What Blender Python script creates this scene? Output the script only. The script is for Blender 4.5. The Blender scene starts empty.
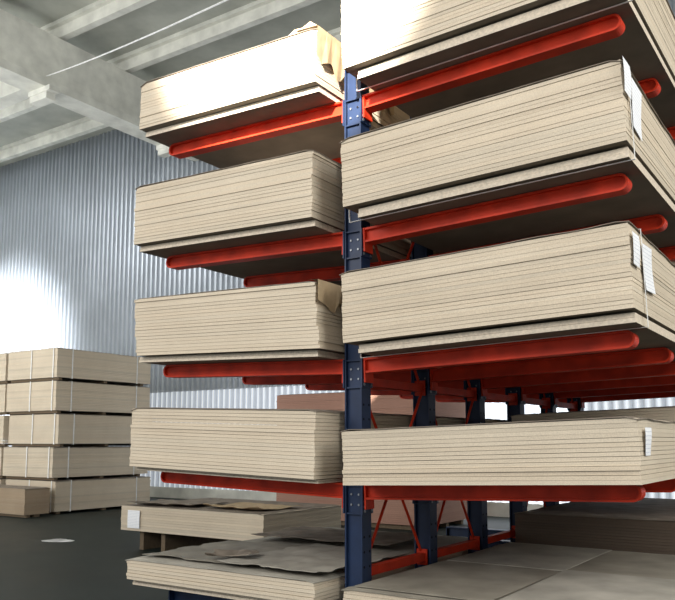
import bpy, bmesh, math, random
from mathutils import Vector, Matrix, noise
sc=bpy.context.scene
COL=sc.collection
try:
    sc.view_settings.view_transform='Standard'
except Exception: pass

# ------------------------------------------------------------ materials
def newmat(name):
    m=bpy.data.materials.new(name); m.use_nodes=True
    nt=m.node_tree; b=nt.nodes['Principled BSDF']
    return m,nt,b
def simple(name,col,rough=.6,metal=0,noise_amt=.15,scale=8,spec=.3,bump=0):
    m,nt,b=newmat(name)
    tc=nt.nodes.new('ShaderNodeTexCoord'); n=nt.nodes.new('ShaderNodeTexNoise')
    n.inputs['Scale'].default_value=scale; n.inputs['Detail'].default_value=5
    nt.links.new(tc.outputs['Object'],n.inputs['Vector'])
    r=nt.nodes.new('ShaderNodeValToRGB')
    r.color_ramp.elements[0].position=.3; r.color_ramp.elements[1].position=.7
    r.color_ramp.elements[0].color=[c*(1-noise_amt) for c in col]+[1]
    r.color_ramp.elements[1].color=[min(1,c*(1+noise_amt)) for c in col]+[1]
    nt.links.new(n.outputs['Fac'],r.inputs['Fac']); nt.links.new(r.outputs['Color'],b.inputs['Base Color'])
    b.inputs['Roughness'].default_value=rough; b.inputs['Metallic'].default_value=metal
    b.inputs['Specular IOR Level'].default_value=spec
    if bump:
        bp=nt.nodes.new('ShaderNodeBump'); bp.inputs['Strength'].default_value=bump
        nt.links.new(n.outputs['Fac'],bp.inputs['Height']); nt.links.new(bp.outputs['Normal'],b.inputs['Normal'])
    return m
def boardmat(name,col):
    m,nt,b=newmat(name)
    tc=nt.nodes.new('ShaderNodeTexCoord')
    at=nt.nodes.new('ShaderNodeAttribute'); at.attribute_name='Col'
    n=nt.nodes.new('ShaderNodeTexNoise'); n.inputs['Scale'].default_value=140; n.inputs['Detail'].default_value=3
    n2=nt.nodes.new('ShaderNodeTexNoise'); n2.inputs['Scale'].default_value=1.6; n2.inputs['Detail'].default_value=3
    nt.links.new(tc.outputs['Object'],n.inputs['Vector']); nt.links.new(tc.outputs['Object'],n2.inputs['Vector'])
    r=nt.nodes.new('ShaderNodeValToRGB')
    r.color_ramp.elements[0].position=.35; r.color_ramp.elements[1].position=.62
    r.color_ramp.elements[0].color=[c*.88 for c in col]+[1]
    r.color_ramp.elements[1].color=[min(1,c*1.02) for c in col]+[1]
    nt.links.new(n.outputs['Fac'],r.inputs['Fac'])
    mx=nt.nodes.new('ShaderNodeMix'); mx.data_type='RGBA'; mx.blend_type='MULTIPLY'; mx.inputs[0].default_value=1
    nt.links.new(r.outputs['Color'],mx.inputs[6]); nt.links.new(at.outputs['Color'],mx.inputs[7])
    r2=nt.nodes.new('ShaderNodeValToRGB')
    r2.color_ramp.elements[0].position=.3; r2.color_ramp.elements[1].position=.7
    r2.color_ramp.elements[0].color=(.88,.87,.86,1); r2.color_ramp.elements[1].color=(1,1,1,1)
    nt.links.new(n2.outputs['Fac'],r2.inputs['Fac'])
    mx2=nt.nodes.new('ShaderNodeMix'); mx2.data_type='RGBA'; mx2.blend_type='MULTIPLY'; mx2.inputs[0].default_value=1
    nt.links.new(mx.outputs[2],mx2.inputs[6]); nt.links.new(r2.outputs['Color'],mx2.inputs[7])
    nt.links.new(mx2.outputs[2],b.inputs['Base Color'])
    b.inputs['Roughness'].default_value=.75; b.inputs['Specular IOR Level'].default_value=.2
    return m
M_board=boardmat('chipboard_edges',(.72,.62,.48))
M_board_red=boardmat('reddish_board',(.42,.24,.18))
M_board_brown=boardmat('brownish_board',(.43,.33,.23))
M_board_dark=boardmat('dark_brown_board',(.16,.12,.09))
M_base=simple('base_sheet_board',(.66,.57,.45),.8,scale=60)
M_under=simple('shaded_underside',(.20,.17,.135),.9,scale=4)  # shade beneath the packs, painted into the colour of their bottom faces
M_cover=simple('cover_sheet_board',(.24,.20,.16),.75,scale=5,noise_amt=.35)
M_grey=simple('grey_sheet',(.37,.345,.295),.7,scale=3,noise_amt=.25)
M_greyd=simple('grey_brown_sheet',(.27,.245,.20),.6,scale=3,noise_amt=.25)
M_kraft=simple('kraft_card',(.48,.36,.22),.8,scale=10)
M_red=simple('red_paint',(.54,.036,.011),.5,spec=.2,scale=6,noise_amt=.25)
M_blue=simple('blue_paint',(.010,.024,.066),.45,spec=.35,scale=6,noise_amt=.25)
M_bolt=simple('zinc_bolt',(.25,.26,.28),.45,metal=.7)
M_hole=simple('dark_hole',(.005,.005,.008),.9)
M_strap=simple('strap_white',(.85,.85,.83),.4)
M_wood=simple('dunnage_wood',(.15,.11,.07),.8,scale=20)
M_conc=simple('concrete',(.68,.68,.62),.85,scale=2.5,noise_amt=.16,bump=.15)
M_ceil=simple('ceiling_paint',(.44,.45,.40),.85,scale=1.5,noise_amt=.15)
M_wire=simple('white_cable',(.85,.85,.85),.5)
M_lamp=simple('lamp_dark',(.03,.03,.03),.5)

def floor_mat():
    m,nt,b=newmat('floor_concrete')
    tc=nt.nodes.new('ShaderNodeTexCoord'); n=nt.nodes.new('ShaderNodeTexNoise'); n.inputs['Scale'].default_value=.7; n.inputs['Detail'].default_value=8
    nt.links.new(tc.outputs['Object'],n.inputs['Vector'])
    r=nt.nodes.new('ShaderNodeValToRGB'); r.color_ramp.elements[0].position=.3; r.color_ramp.elements[1].position=.7
    r.color_ramp.elements[0].color=(.010,.015,.013,1); r.color_ramp.elements[1].color=(.028,.038,.034,1)
    nt.links.new(n.outputs['Fac'],r.inputs['Fac']); nt.links.new(r.outputs['Color'],b.inputs['Base Color'])
    r2=nt.nodes.new('ShaderNodeMapRange'); r2.inputs['To Min'].default_value=.4; r2.inputs['To Max'].default_value=.65
    b.inputs['Specular IOR Level'].default_value=.18
    nt.links.new(n.outputs['Fac'],r2.inputs['Value']); nt.links.new(r2.outputs['Result'],b.inputs['Roughness'])
    return m
M_floor=floor_mat()
M_wall=simple('corrugated_steel',(.43,.465,.51),.34,metal=.6,scale=.6,noise_amt=.10,spec=.6)
def window_mat(name,lo,hi):
    m,nt,b=newmat(name)
    tc=nt.nodes.new('ShaderNodeTexCoord'); w=nt.nodes.new('ShaderNodeTexWave'); w.bands_direction='X'
    w.inputs['Scale'].default_value=1.5708; w.inputs['Distortion'].default_value=0
    nt.links.new(tc.outputs['Object'],w.inputs['Vector'])
    r=nt.nodes.new('ShaderNodeMapRange'); r.inputs['To Min'].default_value=lo; r.inputs['To Max'].default_value=hi
    nt.links.new(w.outputs['Fac'],r.inputs['Value'])
    b.inputs['Base Color'].default_value=(.5,.54,.6,1)
    b.inputs['Emission Color'].default_value=(.9,.95,1,1)
    nt.links.new(r.outputs['Result'],b.inputs['Emission Strength'])
    return m
M_win=window_mat('translucent_panel',.10,.75)
M_win2=window_mat('bright_window',.6,2.0)
def paper_mat():
    m,nt,b=newmat('printed_paper')
    tc=nt.nodes.new('ShaderNodeTexCoord'); w=nt.nodes.new('ShaderNodeTexWave'); w.bands_direction='Z'
    w.inputs['Scale'].default_value=14; w.inputs['Distortion'].default_value=1.5; w.inputs['Detail Scale'].default_value=6
    nt.links.new(tc.outputs['Object'],w.inputs['Vector'])
    r=nt.nodes.new('ShaderNodeValToRGB'); r.color_ramp.elements[0].position=.03; r.color_ramp.elements[1].position=.16
    r.color_ramp.elements[0].color=(.66,.69,.75,1); r.color_ramp.elements[1].color=(.94,.95,.97,1)
    nt.links.new(w.outputs['Fac'],r.inputs['Fac']); nt.links.new(r.outputs['Color'],b.inputs['Base Color'])
    b.inputs['Roughness'].default_value=.6
    return m
M_paper=paper_mat()

# ------------------------------------------------------------ helpers
def link(o): COL.objects.link(o); return o
def mobj(name,mesh,parent=None,loc=(0,0,0),rot=(0,0,0)):
    o=bpy.data.objects.new(name,mesh); link(o)
    if parent: o.parent=parent
    o.location=loc; o.rotation_euler=rot
    return o
def empty(name,loc,rot=(0,0,0),label=None,cat=None,group=None):
    o=bpy.data.objects.new(name,None); o.empty_display_size=.1; link(o)
    o.location=loc; o.rotation_euler=rot
    if label: o['label']=label
    if cat: o['category']=cat
    if group: o['group']=group
    return o
def box(bm,x0,x1,y0,y1,z0,z1):
    vs=[bm.verts.new((x,y,z)) for x in (x0,x1) for y in (y0,y1) for z in (z0,z1)]
    f=[(0,1,3,2),(4,6,7,5),(0,4,5,1),(2,3,7,6),(0,2,6,4),(1,5,7,3)]
    return [bm.faces.new([vs[i] for i in q]) for q in f]
def cyl(bm,p,axis,r,h,n=10):
    q=Vector((0,0,1)).rotation_difference(Vector(axis)).to_matrix().to_4x4()
    bmesh.ops.create_cone(bm,cap_ends=True,segments=n,radius1=r,radius2=r,depth=h,matrix=Matrix.Translation(p)@q)
def fin(bm,name,mats,smooth=False):
    bmesh.ops.recalc_face_normals(bm,faces=bm.faces[:])
    me=bpy.data.meshes.new(name); bm.to_mesh(me); bm.free()
    for m in (mats if isinstance(mats,(list,tuple)) else [mats]): me.materials.append(m)
    if smooth:
        for p in me.polygons: p.use_smooth=True
    return me
def tube(bm,p0,p1,r,n=8):
    p0=Vector(p0);p1=Vector(p1);d=p1-p0
    cyl(bm,(p0+p1)/2,d.normalized(),r,d.length,n)

# ------------------------------------------------------------ pack
def body_mesh(W,L,T,seed,mat=M_board,bt=.025,lean=0,ragged=.003,bulge=0):
    rnd=random.Random(seed)
    bm=bmesh.new(); cl=bm.loops.layers.float_color.new('Col')
    n=max(3,round(T/bt)); bt=T/n; drift=0
    for i in range(n):
        z0=i*bt; g=rnd.choice((.0012,.0018,.0022,.0030))
        drift=drift*.6+rnd.uniform(-ragged,ragged)
        u=(i+.5)/n
        ox=drift+lean*(u-.5)+bulge*max(0,.45-u)
        oy=rnd.uniform(-.003,.003)+ (rnd.uniform(-.010,.0) if rnd.random()<.12 else 0)
        v=rnd.uniform(.94,1.0); 
        if rnd.random()<.12: v*=.93
        warm=rnd.uniform(-.012,.012)
        segs=6; fs=[]
        ph=rnd.uniform(0,6)
        rows=[]
        for s in range(segs+1):
            x=-W/2+W*s/segs+ox
            dz=.0003*math.sin(s*1.1+ph)
            rows.append([bm.verts.new((x,0+oy,z0+g/2+dz)),bm.verts.new((x,0+oy,z0+bt-g/2+dz)),
                         bm.verts.new((x,L+oy,z0+bt-g/2+dz)),bm.verts.new((x,L+oy,z0+g/2+dz))])
        for s in range(segs):
            a=rows[s];b=rows[s+1]
            for k in range(4):
                f=bm.faces.new((a[k],b[k],b[(k+1)%4],a[(k+1)%4]))
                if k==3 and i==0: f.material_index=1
                fs.append(f)
        fs.append(bm.faces.new(rows[0])); fs.append(bm.faces.new(rows[-1][::-1]))
        for f in fs:
            for l in f.loops: l[cl]=(v+warm,v,v-warm,1)
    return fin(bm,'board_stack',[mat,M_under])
def cover_mesh(W,L,seed,over=.010,droop=.010,amp=.003,mat=M_cover):
    bm=bmesh.new(); nx,ny=26,34; g=[]
    off=Vector((seed*3.7,seed*1.3,0))
    for i in range(nx+1):
        row=[]
        for j in range(ny+1):
            x=-W/2-over+(W+2*over)*i/nx; y=-over+(L+2*over)*j/ny
            z=.003+amp*(1+noise.noise(Vector((x*2.2,y*2.2,0))+off))
            ex=max(0,abs(x)-(W/2-.02)); ey=max(0,-y,y-L)
            z-= (ex+ey)*droop/over*(.5+.5*noise.noise(Vector((x*4,y*4,3))+off))
            cx=W/2-abs(x); 
            if cx<.22 and y<.22:
                z+=.05*max(0,(.22-cx-.3*y))*max(0,(noise.noise(Vector((x,y,9))+off*2)+.2))*4*(.22-y)
            row.append(bm.verts.new((x,y,z)))
        g.append(row)
    for i in range(nx):
        for j in range(ny):
            bm.faces.new((g[i][j],g[i+1][j],g[i+1][j+1],g[i][j+1]))
    ext=bmesh.ops.extrude_face_region(bm,geom=bm.faces[:])
    for v in ext['geom']:
        if isinstance(v,bmesh.types.BMVert): v.co.z+=.004
    return fin(bm,'cover_sheet',mat,False)
def strap_mesh(W,T,zb,mat,w=.014):
    bm=bmesh.new(); e=.010; t=.002
    x0,x1,z0,z1=-W/2-e-t,W/2+e+t,zb-e+.004,T+.014
    box(bm,x0-t,x0,-w/2,w/2,z0,z1); box(bm,x1,x1+t,-w/2,w/2,z0,z1)
    box(bm,x0-t,x1+t,-w/2,w/2,z1,z1+t); box(bm,x0-t,x1+t,-w/2,w/2,z0-t,z0)
    return fin(bm,'strap',mat)
def paper_mesh(w,h,curl=.008,seed=0):
    bm=bmesh.new(); n=8; g=[]
    for i in range(n+1):
        for_j=[]
        for j in range(5):
            z=-h*i/n; y=-w/2+w*j/4
            x=curl*math.sin(i/n*3.0+seed)*(.5+.5*j/4)+.012
            for_j.append(bm.verts.new((x,y,z)))
        g.append(for_j)
    for i in range(n):
        for j in range(4): bm.faces.new((g[i][j],g[i+1][j],g[i+1][j+1],g[i][j+1]))
    return fin(bm,'paper_label',M_paper)
def side_wrap(L,h,top_in,T,x,seed,y0=-.016):
    # torn card folded over the inner top edge, ragged lower edge
    rnd=random.Random(seed); bm=bmesh.new(); n=18; A=[];B=[];C=[]
    for i in range(n+1):
        y=y0+L*i/n
        A.append(bm.verts.new((x+.006+rnd.uniform(0,.012),y,T-h*(.55+.45*rnd.random()))))
        B.append(bm.verts.new((x+.006,y,T+.015)))
        C.append(bm.verts.new((x-top_in*(.7+.3*rnd.random()),y,T+.020+rnd.uniform(0,.012))))
    for i in range(n):
        bm.faces.new((A[i],A[i+1],B[i+1],B[i])); bm.faces.new((B[i],B[i+1],C[i+1],C[i]))
    return fin(bm,'card_wrap',M_kraft)

TILT=math.radians(1.85)
def pack(side,x_in,y0,zarm,T,W=1.83,L=2.75,tilt=TILT,seed=0,label='',group=None,cover=M_cover,straps=(),papers=(),lean=0,bulge=0,rag=.003,base=.075,name='chipboard_pack',mat=M_board):
    xc=side*(x_in+W/2)
    b=base
    z=zarm+abs(xc)*math.tan(tilt)+b/math.cos(tilt)+.003
    e=empty(name,(xc,y0,z),(0,-side*tilt,0),label,'stack of boards',group)
    mobj('board_stack',body_mesh(W,L,T,seed,mat=mat,lean=lean,bulge=bulge,ragged=rag),e)
    if base:
        bm=bmesh.new(); 
        gap=.012 if b>.06 else .003
        n=2; t=(b-gap)/n
        for i in range(n):
            q=.004*((i*7)%3)
            inn=.08 if side>0 else .01
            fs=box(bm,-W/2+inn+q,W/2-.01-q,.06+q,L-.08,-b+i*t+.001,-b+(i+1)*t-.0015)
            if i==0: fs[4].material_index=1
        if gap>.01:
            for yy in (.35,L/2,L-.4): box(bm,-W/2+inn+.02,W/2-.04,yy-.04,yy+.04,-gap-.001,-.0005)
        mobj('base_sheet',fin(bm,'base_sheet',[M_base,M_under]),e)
    if cover: mobj('cover_sheet',cover_mesh(W,L,seed+1,mat=cover),e,(0,0,T+.002))
    for sy in straps: mobj('strap',strap_mesh(W,T,-b if base else 0,M_strap),e,(0,sy,0))
    for (py,pz,pw,ph,pr) in papers: mobj('paper_label',paper_mesh(pw,ph,seed=py*9),e,(W/2+.005,py,T+pz),(pr,0,0))
    return e

# ------------------------------------------------------------ rack
ZA=[.47,1.305,2.170,3.095,4.080]
YC=[4.63+i for i in range(6)]
RX=.02
CA=.07
rack=empty('cantilever_rack',(RX,YC[0],0),label='double-sided cantilever rack, blue steel columns with red arms',cat='storage rack')
def column_mesh():
    bm=bmesh.new(); a,b,t=CA,.06,.011; H=4.3
    box(bm,-a,-a+t,-b,b,0,H); box(bm,a-t,a,-b,b,0,H); box(bm,-a+t,a-t,-.034,-.022,0,H)
    box(bm,-a,a,-b,b,H,H+.012)
    for z in ZA[1:]:
        for zz in (z-.01,z-.2): box(bm,-a+t,a-t,-b+.006,b-.003,zz-.005,zz+.005)
        box(bm,-a-.010,-a,-b-.01,b+.01,z-.2,z+.0); box(bm,a,a+.010,-b-.01,b+.01,z-.2,z+.0)
    nf=len(bm.faces)
    for z in ZA[1:]:
        for s in (-1,1):
            for dz in (-.18,-.15):
                for dy in (-.045,.045): cyl(bm,(s*(a+.013),dy,z+dz),(1,0,0),.010,.008,6)
        for dx in (-.03,.03):
            for dz in (-.14,-.07): cyl(bm,(dx,-.036,z+dz),(0,1,0),.008,.010,6)
    bm.faces.ensure_lookup_table()
    for f in bm.faces[nf:]: f.material_index=1
    nf=len(bm.faces)
    z=.75
    while z<4.1:
        if all(not(zz-.28<z<zz+.06) for zz in ZA):
            for dy in (-.035,.035): cyl(bm,(a+.0006,dy,z),(1,0,0),.009,.002,8)
        z+=.1
    bm.faces.ensure_lookup_table()
    for f in bm.faces[nf:]: f.material_index=2
    return fin(bm,'column',[M_blue,M_bolt,M_hole])
def arm_mesh(L=1.81,h=.104,fw=.05,t=.014):
    bm=bmesh.new(); r=h/2
    def outline(off):
        pts=[(0,-off)]
        rr=r-off; n=14
        for i in range(n+1):
            a=math.pi/2-math.pi*i/n
            pts.append((L-r+rr*math.cos(a),-r+rr*math.sin(a)))
        pts.append((0,-h+off)); return pts
    o=outline(0); q=outline(t)
    A=[[bm.verts.new((x,y,z)) for (x,z) in P] for y in (-fw,fw) for P in (o,q)]
    n=len(o)
    for i in range(n-1):
        bm.faces.new((A[0][i],A[0][i+1],A[1][i+1],A[1][i]))
        bm.faces.new((A[2][i],A[2][i+1],A[3][i+1],A[3][i]))
        bm.faces.new((A[0][i],A[0][i+1],A[2][i+1],A[2][i]))
        bm.faces.new((A[1][i],A[1][i+1],A[3][i+1],A[3][i]))
    for k in (0,n-1): bm.faces.new((A[0][k],A[1][k],A[3][k],A[2][k]))
    W0=[bm.verts.new((x,-.022,z)) for x,z in q]; W1=[bm.verts.new((x,.022,z)) for x,z in q]
    bm.faces.new(W0); bm.faces.new(W1[::-1])
    box(bm,0,.012,-.055,.055,-.17,.0)
    return fin(bm,'arm',M_red)
def foot_mesh():
    bm=bmesh.new(); x=1.75
    box(bm,-x,x,-.06,.06,.455,.47); box(bm,-x,x,-.06,.06,.2,.215); box(bm,-x,x,-.006,.006,.215,.455)
    for s in (-1,1):
        box(bm,s*x-.006,s*x+.006,-.06,.06,.2,.47)
        box(bm,s*1.5-.08,s*1.5+.08,-.07,.07,.015,.2); box(bm,s*1.5-.12,s*1.5+.12,-.11,.11,0,.015)
    box(bm,-.16,.16,-.12,.12,0,.02)
    for s in (-1,1): box(bm,s*.12-.006,s*.12+.006,-.06,.06,.02,.2)
    return fin(bm,'base_beam',M_blue)
cm=column_mesh(); am=arm_mesh(); fm=foot_mesh()
AX=CA+.011
for k,y in enumerate(YC):
    c=mobj('column',cm,rack,(0,y-YC[0],0))
    mobj('base_beam',fm,rack,(0,y-YC[0],0))
    for z in ZA[1:]:
        for s in (1,-1):
            zz=z+AX*math.tan(TILT)
            mobj('arm',am,c,(s*AX,0,zz),(0,-TILT,0 if s==1 else math.pi))
def tie_mesh():
    bm=bmesh.new(); box(bm,-.03,.03,.06,.94,-.03,.03); 
    box(bm,-.045,.045,.06,.072,-.06,.06); box(bm,-.045,.045,.928,.94,-.06,.06)
    return fin(bm,'tie_beam',M_red)
def brace_mesh(h):
    bm=bmesh.new(); tube(bm,(0.012,.06,0),(0.012,.94,h),.011); tube(bm,(-.012,.94,0),(-.012,.06,h),.011)
    cyl(bm,(0,.5,h/2),(1,0,0),.04,.03,14)
    return fin(bm,'cross_brace',M_red)
tm=tie_mesh(); b1=brace_mesh(1.25); b2=brace_mesh(1.3)
for k in range(len(YC)-1):
    y=YC[k]-YC[0]
    for z in (.70,2.02,3.4): mobj('tie_beam',tm,rack,(0.0,y,z))
    if k%3!=2:
        mobj('cross_brace',b1,rack,(0,y,.74)); mobj('cross_brace',b2,rack,(0,y,2.06))

G='board packs on the rack'
XI=.115
WR=1.865
Y1,Y2=4.30,7.30
pack(1,XI,Y1,ZA[0],.13,W=WR,tilt=0,seed=1,label='low pack of chipboard sheets with grey-brown top on the rack base',group=G,cover=M_greyd,base=.05)
pack(1,XI,Y1,ZA[1],.35,W=WR,seed=2,label='shallow chipboard pack with a small white label at its corner',group=G,straps=(2.4,),papers=((.14,-.05,.13,.15,0),),base=0)
pack(1,XI,Y1,ZA[2],.47,W=WR,seed=3,label='thick beige chipboard pack with two white papers hanging on its side',group=G,straps=(.24,2.4),papers=((.07,-.05,.14,.18,0),(.36,-.06,.24,.27,.05)),base=.07)
pack(1,XI,Y1,ZA[3],.47,W=WR,seed=4,label='thick beige chipboard pack with loose papers at its corner',group=G,straps=(.10,2.4),papers=((.04,.0,.15,.2,0),(.26,-.06,.22,.30,-.08)))
pack(1,XI,Y1,ZA[4],.55,W=WR,seed=5,label='sunlit chipboard pack on the uppermost arms beside another pack',group=G,straps=(.2,2.4))
XL=.12
WL=1.81
pack(-1,XL,Y1,ZA[0],.15,W=WL,tilt=0,seed=11,label='low chipboard pack with torn grey cover sheets on the rack base',group=G,rag=.007,cover=M_grey,base=.05)
pack(-1,XL,Y1,ZA[1],.46,W=WL,seed=12,label='beige chipboard pack with flat dark top on the lowest arms',group=G,base=.03,rag=.004)
e=pack(-1,XL,Y1,ZA[2],.46,W=WL,seed=13,label='chipboard pack with splayed lower sheets and torn card at its corner',group=G,bulge=.11,rag=.009,base=.05)
mobj('card_wrap',side_wrap(.9,.20,.10,.46,WL/2+.02,7),e)
pack(-1,XL+.03,Y1,ZA[3],.48,W=WL,seed=14,label='thick beige chipboard pack with dark cover sheet',group=G,rag=.006,base=.05)
e=pack(-1,XL,Y1,ZA[4],.39,W=WL,seed=15,label='sunlit chipboard pack with torn cardboard wrapping on top arms',group=G,base=.05)
mobj('card_wrap',side_wrap(1.1,.34,.22,.39,WL/2+.012,4),e)
bm=bmesh.new(); pts=[(-.14,0,0),(-.05,0,.05),(.02,0,.045),(.09,0,.075),(.15,0,.03),(.16,.0,0)]
vs=[bm.verts.new(p) for p in pts]; bm.faces.new(vs)
ret=bmesh.ops.extrude_face_region(bm,geom=bm.faces[:])
for v in ret['geom']:
    if isinstance(v,bmesh.types.BMVert): v.co.y+=.006
mobj('card_flap',fin(bm,'card_flap',M_kraft),e,(.74,.02,.40))
for lv in range(5):
    th=(.36,.46,.45,.5,.5)[lv]
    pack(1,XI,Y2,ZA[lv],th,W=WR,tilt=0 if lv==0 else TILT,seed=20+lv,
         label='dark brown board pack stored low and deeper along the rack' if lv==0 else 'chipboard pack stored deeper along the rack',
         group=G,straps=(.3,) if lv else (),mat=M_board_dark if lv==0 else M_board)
for lv in range(1,5):
    pack(-1,XL,Y2,ZA[lv],(.0,.42,.45,.45,.45)[lv],W=WL,seed=60+lv,label='chipboard pack stored deeper along the rack',group=G)

# ------------------------------------------------------------ far pile
def dunnage_children(e,W,L,h,z,legs=False):
    if legs:
        bm=bmesh.new(); box(bm,-.04,.04,.10,L-.03,-h,0); me=fin(bm,'dunnage',M_wood)
        for x in (-W/2+.35,-W/2+.8,W/2-.4): mobj('dunnage',me,e,(x,0,z))
        return
    bm=bmesh.new(); box(bm,-W/2+.03,W/2-.03,-.045,.045,-h,0); me=fin(bm,'dunnage',M_wood)
    for y in (.12,L/2,L-.25): mobj('dunnage',me,e,(0,y,z))
def floor_pack(x0,y0,z,T,W,L,dh,seed,label,group,straps=(),mat=M_board,name='chipboard_pack',cover=M_cover,yaw=0,sm=M_strap,legs=False):
    e=empty(name,(x0+W/2,y0,z+dh),(0,0,yaw),label,'stack of boards',group)
    mobj('board_stack',body_mesh(W,L,T,seed,mat=mat,bt=.036,ragged=.006),e)
    dunnage_children(e,W,L,dh-.001,0,legs)
    if cover: mobj('cover_sheet',cover_mesh(W,L,seed,amp=.002,droop=.01,over=.01,mat=cover),e,(0,0,T+.002))
    for sy in straps: mobj('strap',strap_mesh(W,T,-.01,sm,.03),e,(0,sy,0))
    return e
PX=-11.84
for c in range(2):
    for l in range(5):
        jx=random.Random(c*10+l).uniform(-.03,.02)
        e=floor_pack(PX-1.83-c*1.95+jx,10.9+random.Random(l+c*7).uniform(-.05,.05),l*.738,.655,1.83,2.75,.062,100+c*10+l,
            'strapped chipboard pack in a tall pile by the corrugated wall','board packs in the tall pile',straps=(.4,2.3))
        for sx in ((0,) if c else (0,.8)):
            bm=bmesh.new(); box(bm,-.015,.015,-.022,-.018,-.01,.67)
            mobj('strap',fin(bm,'strap',M_strap),e,(sx,0,0))
floor_pack(-14.7,10.1,0,.54,3.0,.6,.06,150,'low stack of tan board offcuts beside the tall pile',None,mat=M_board_brown,name='board_offcut_stack')
e=floor_pack(-6.4,8.1,0,.36,2.75,1.83,.28,160,'chipboard pack on wooden bearers with loose brown card sheets on top',None,legs=True)
pm=paper_mesh(.26,.26,.005); o=mobj('paper_label',pm,e,(-1.08,-.008,.3),(0,0,-math.pi/2))
def sheet_obj(name,W,L,amp,seed,loc,rotz,mat,label,torn=.05,curl=.1,front_curl=0,crease=0):
    bm=bmesh.new(); n=34 if crease else 20;g=[]
    for i in range(n+1):
        r=[]
        for j in range(n+1):
            x=-W/2+W*i/n;y=-L/2+L*j/n
            tx=torn*(noise.noise(Vector((y*5,seed,0)))+.5*noise.noise(Vector((y*17,seed,1)))) if i in (0,n) else 0
            ty=torn*(noise.noise(Vector((x*5,seed,5)))+.5*noise.noise(Vector((x*17,seed,6)))) if j in (0,n) else 0
            z=amp*(1+noise.noise(Vector((x*1.6+seed,y*1.6,seed))))+ curl*max(0,abs(x)/(W/2)-.75)*abs(noise.noise(Vector((seed,y*2,0))))*2
            z+=front_curl*max(0,(-y/(L/2))-.7)**1.5*(1+.8*noise.noise(Vector((x*3,seed,2))))*6
            if crease:
                z+=crease*(abs(noise.noise(Vector((x*4+y*1.5,y*3-x,seed))))*1.2+abs(noise.noise(Vector((x*9,y*8,seed+4))))*.3)
            r.append(bm.verts.new((x+tx,y+ty,z)))
        g.append(r)
    for i in range(n):
        for j in range(n): bm.faces.new((g[i][j],g[i+1][j],g[i+1][j+1],g[i][j+1]))
    ret=bmesh.ops.extrude_face_region(bm,geom=bm.faces[:])
    for v in ret['geom']:
        if isinstance(v,bmesh.types.BMVert): v.co.z+=.004
    me=fin(bm,name,mat,False); o=mobj(name,me,None,loc,(0,0,rotz)); o['label']=label; o['category']='cardboard sheet'; return o
sheet_obj('card_sheet',1.2,.9,.005,3,(-5.65,8.55,.66),.12,M_cover,'loose curled brown card sheet lying on a board pack',.05,.14,.03,.018)
sheet_obj('card_sheet',1.1,.9,.005,8,(-4.35,8.7,.66),-.08,M_kraft,'loose crumpled card sheet lying on a board pack',.05,.14,.03,.018)
sheet_obj('card_sheet',.95,1.1,.004,12,(-1.42,4.97,.688),.05,M_greyd,'grey-brown torn card sheet on the low pack in the rack',.04,.03,.008,.018)
sheet_obj('card_sheet',.95,1.2,.004,13,(-.58,4.98,.708),-.04,M_grey,'pale grey torn card sheet on the low pack in the rack',.04,.03,.006,.018)
sheet_obj('card_sheet',1.4,.9,.005,14,(-1.1,6.1,.725),.06,M_cover,'brown torn card sheet on the low pack in the rack',.04,.05,.01,.018)
sheet_obj('card_sheet',.34,.20,.01,15,(-1.1,4.62,.722),.5,M_cover,'small crumpled brown card scrap on the low pack',.06,.15,0,.05)
sheet_obj('card_sheet',.92,1.30,.002,21,(.63,5.0,.669),0,M_greyd,'flat grey-brown sheet covering the low pack in the rack',0,0)
sheet_obj('card_sheet',.88,1.36,.002,22,(1.55,5.05,.669),.015,M_grey,'flat pale grey sheet covering the low pack in the rack',0,0)
sheet_obj('card_sheet',.92,1.30,.002,23,(.64,6.33,.669),0,M_grey,'flat pale grey sheet covering the low pack in the rack',0,0)
for l in range(3):
    floor_pack(-7.0,12.6,l*.86,.72,3.4,1.8,.09,170+l,'reddish-brown board pack in a pile near the back wall','reddish board packs near the back wall',mat=M_board_red,name='board_pack')
bm=bmesh.new(); vs=[]
for i in range(14):
    a=i/14*2*math.pi; r=.2*(1+.3*math.sin(a*3+1)); vs.append(bm.verts.new((r*math.cos(a)*1.3,r*math.sin(a),.004+.006*math.sin(a*2))))
bm.faces.new(vs); bmesh.ops.solidify(bm,geom=bm.faces[:],thickness=.003)
o=mobj('paper_scrap',fin(bm,'paper_scrap',M_wire),None,(-7.95,8.16,.004)); o['label']='white paper scrap lying on the dark floor'; o['category']='paper'

# ------------------------------------------------------------ hall
def struct(o): o['kind']='structure'; return o
X0,X1,YA,YB,ZC=-26,12,-8,16,11.5
bm=bmesh.new(); box(bm,X0,X1,YA,YB+.3,-.2,0); struct(mobj('floor',fin(bm,'floor',M_floor)))
bm=bmesh.new(); box(bm,X0,X1,YA,YB+.3,ZC,ZC+.2); struct(mobj('ceiling',fin(bm,'ceiling',M_ceil)))
def corr(xa,xb,z0,z1,y,pitch=.2,d=.065,mat=M_wall):
    bm=bmesh.new(); x=xa; pts=[]
    while x<xb-.001:
        pts+=[(x,0),(x+pitch*.42,0),(x+pitch*.58,-d),(x+pitch*.84,-d)]; x+=pitch
    pts.append((xb,0))
    pts=[p for p in pts if p[0]<=xb+.001]
    lo=[bm.verts.new((px,y+py,z0)) for px,py in pts]; hi=[bm.verts.new((px,y+py,z1)) for px,py in pts]
    for i in range(len(pts)-1): bm.faces.new((lo[i],lo[i+1],hi[i+1],hi[i]))
    return fin(bm,'wall',mat)
WZ0,WZ1=.3,3.0
struct(mobj('wall_back',corr(X0,X1,WZ1,ZC,YB)))
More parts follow.
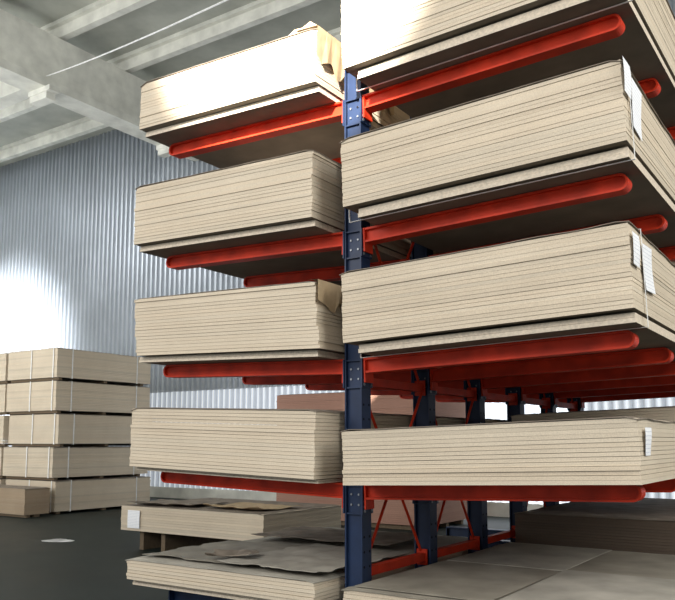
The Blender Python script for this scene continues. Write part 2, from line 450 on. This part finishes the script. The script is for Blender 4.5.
bm=bmesh.new(); box(bm,X0,X1,YB-.06,YB+.1,0,WZ0); struct(mobj('baseboard_back',fin(bm,'b',M_conc)))
struct(mobj('window_1',corr(X0,-6.2,WZ0,WZ1,YB,mat=M_win)))
struct(mobj('window_2',corr(-6.2,-1.8,WZ0,WZ1,YB,mat=M_win2)))
struct(mobj('window_3',corr(-1.8,X1,WZ0,WZ1,YB,mat=M_win)))
bm=bmesh.new(); box(bm,X0-.2,X0,YA,YB,0,ZC); struct(mobj('wall_left',fin(bm,'wl',M_conc)))
bm=bmesh.new(); box(bm,X1,X1+.2,YA,YB,0,ZC); struct(mobj('wall_right',fin(bm,'wr',M_conc)))
n=1
y=-7.0
jm=None
while y<16:
    if jm is None:
        bm=bmesh.new(); box(bm,X0,X1,-.09,.09,-.38,0); box(bm,X0,X1,-.2,.2,-.1,0); jm=fin(bm,'trim',M_conc)
    struct(mobj('trim_%d'%n,jm,None,(0,y,ZC))); n+=1; y+=2.0
bm=bmesh.new(); gx=-12.24
box(bm,gx-.5,gx,YA,YB-.06,9.9,11.05); box(bm,gx-.55,gx+.08,YA,YB-.06,9.7,9.9); 
struct(mobj('trim_%d'%n,fin(bm,'girder',M_conc))); n+=1
for yy in (6.6,10.6,14.6):
    bm=bmesh.new(); box(bm,gx-.55,gx+.25,yy-.14,yy+.14,9.58,9.7); box(bm,gx-.5,gx+.12,yy-.12,yy+.12,9.42,9.58)
    struct(mobj('trim_%d'%n,fin(bm,'corbel',M_conc))); n+=1
bm=bmesh.new()
for yy in (10.6,):
    box(bm,gx-13,gx-.56,yy-.2,yy+.2,9.8,10.4)
struct(mobj('trim_%d'%n,fin(bm,'crossbeam',M_conc))); n+=1
P1=Vector((gx+.07,10.5,9.95)); P2=Vector((-3.44,7,7.3)); P3=P2+(P2-P1)*.55
bm=bmesh.new(); prev=None
for i in range(17):
    t=i/16; p=P1.lerp(P3,t); p.z-=.5*t*(1-t)
    if prev is not None: tube(bm,prev,p,.013,6)
    prev=p
o=mobj('cable',fin(bm,'cable',M_wire)); o['label']='thin white cable strung below the roof beams'; o['category']='cable'
e=empty('ceiling_lamp',(-5.2,8.6,10.6),label='dark industrial lamp hanging from the concrete ceiling',cat='lamp')
bm=bmesh.new(); bmesh.ops.create_cone(bm,cap_ends=True,segments=20,radius1=.3,radius2=.1,depth=.35); mobj('lamp_shade',fin(bm,'lamp_shade',M_lamp),e)
bm=bmesh.new(); cyl(bm,(0,0,.53),(0,0,1),.02,.75); mobj('rod',fin(bm,'rod',M_lamp),e)

# ------------------------------------------------------------ light
w=bpy.data.worlds.new('World'); sc.world=w; w.use_nodes=True
w.node_tree.nodes['Background'].inputs[0].default_value=(.94,.97,1,1); w.node_tree.nodes['Background'].inputs[1].default_value=.82
def area(loc,target,size,sy,power,col):
    l=bpy.data.lights.new('area','AREA'); l.shape='RECTANGLE'; l.size=size; l.size_y=sy; l.energy=power; l.color=col
    o=bpy.data.objects.new('daylight_fill',l); link(o); o.location=loc
    o.rotation_euler=(Vector(target)-Vector(loc)).to_track_quat('-Z','Y').to_euler(); return o
def spot(loc,target,ang,power,col,blend=.5,r=.1):
    l=bpy.data.lights.new('spot','SPOT'); l.spot_size=math.radians(ang); l.spot_blend=blend; l.energy=power; l.color=col; l.shadow_soft_size=r
    o=bpy.data.objects.new('sunbeam',l); link(o); o.location=loc
    o.rotation_euler=(Vector(target)-Vector(loc)).to_track_quat('-Z','Y').to_euler(); return o
area((-3,-7,7.5),(0,6,3.5),14,5,1250,(1,.975,.94))
area((-14,2,2.5),(-14,6,11),8,8,950,(1,1,.98))  # unseen upward fill, added to brighten the ceiling
area((9,3,7),(2,6,2),6,6,800,(1,.99,.96))
area((-21,9,10.4),(-18,16,3),6,4,550,(.98,.99,1))  # added out-of-view fill that lifts the corrugated back wall
spot((3,-7,8.5),(-.35,4.3,5.15),13,60000,(1,.95,.87),.45)
spot((-19,7,8.5),(-22.0,15.9,3.4),54,50000,(.98,.99,1),1.0,.5)

# ------------------------------------------------------------ camera
cd=bpy.data.cameras.new('cam'); cam=bpy.data.objects.new('camera',cd); link(cam)
cd.sensor_width=36; cd.lens=781/675*36; cd.clip_end=200; cd.shift_y=52/675
cam.location=(2.96,0,1.6)
yaw=math.radians(33.9)
cam.rotation_euler=(math.radians(90+6.5),0,yaw)
sc.camera=cam
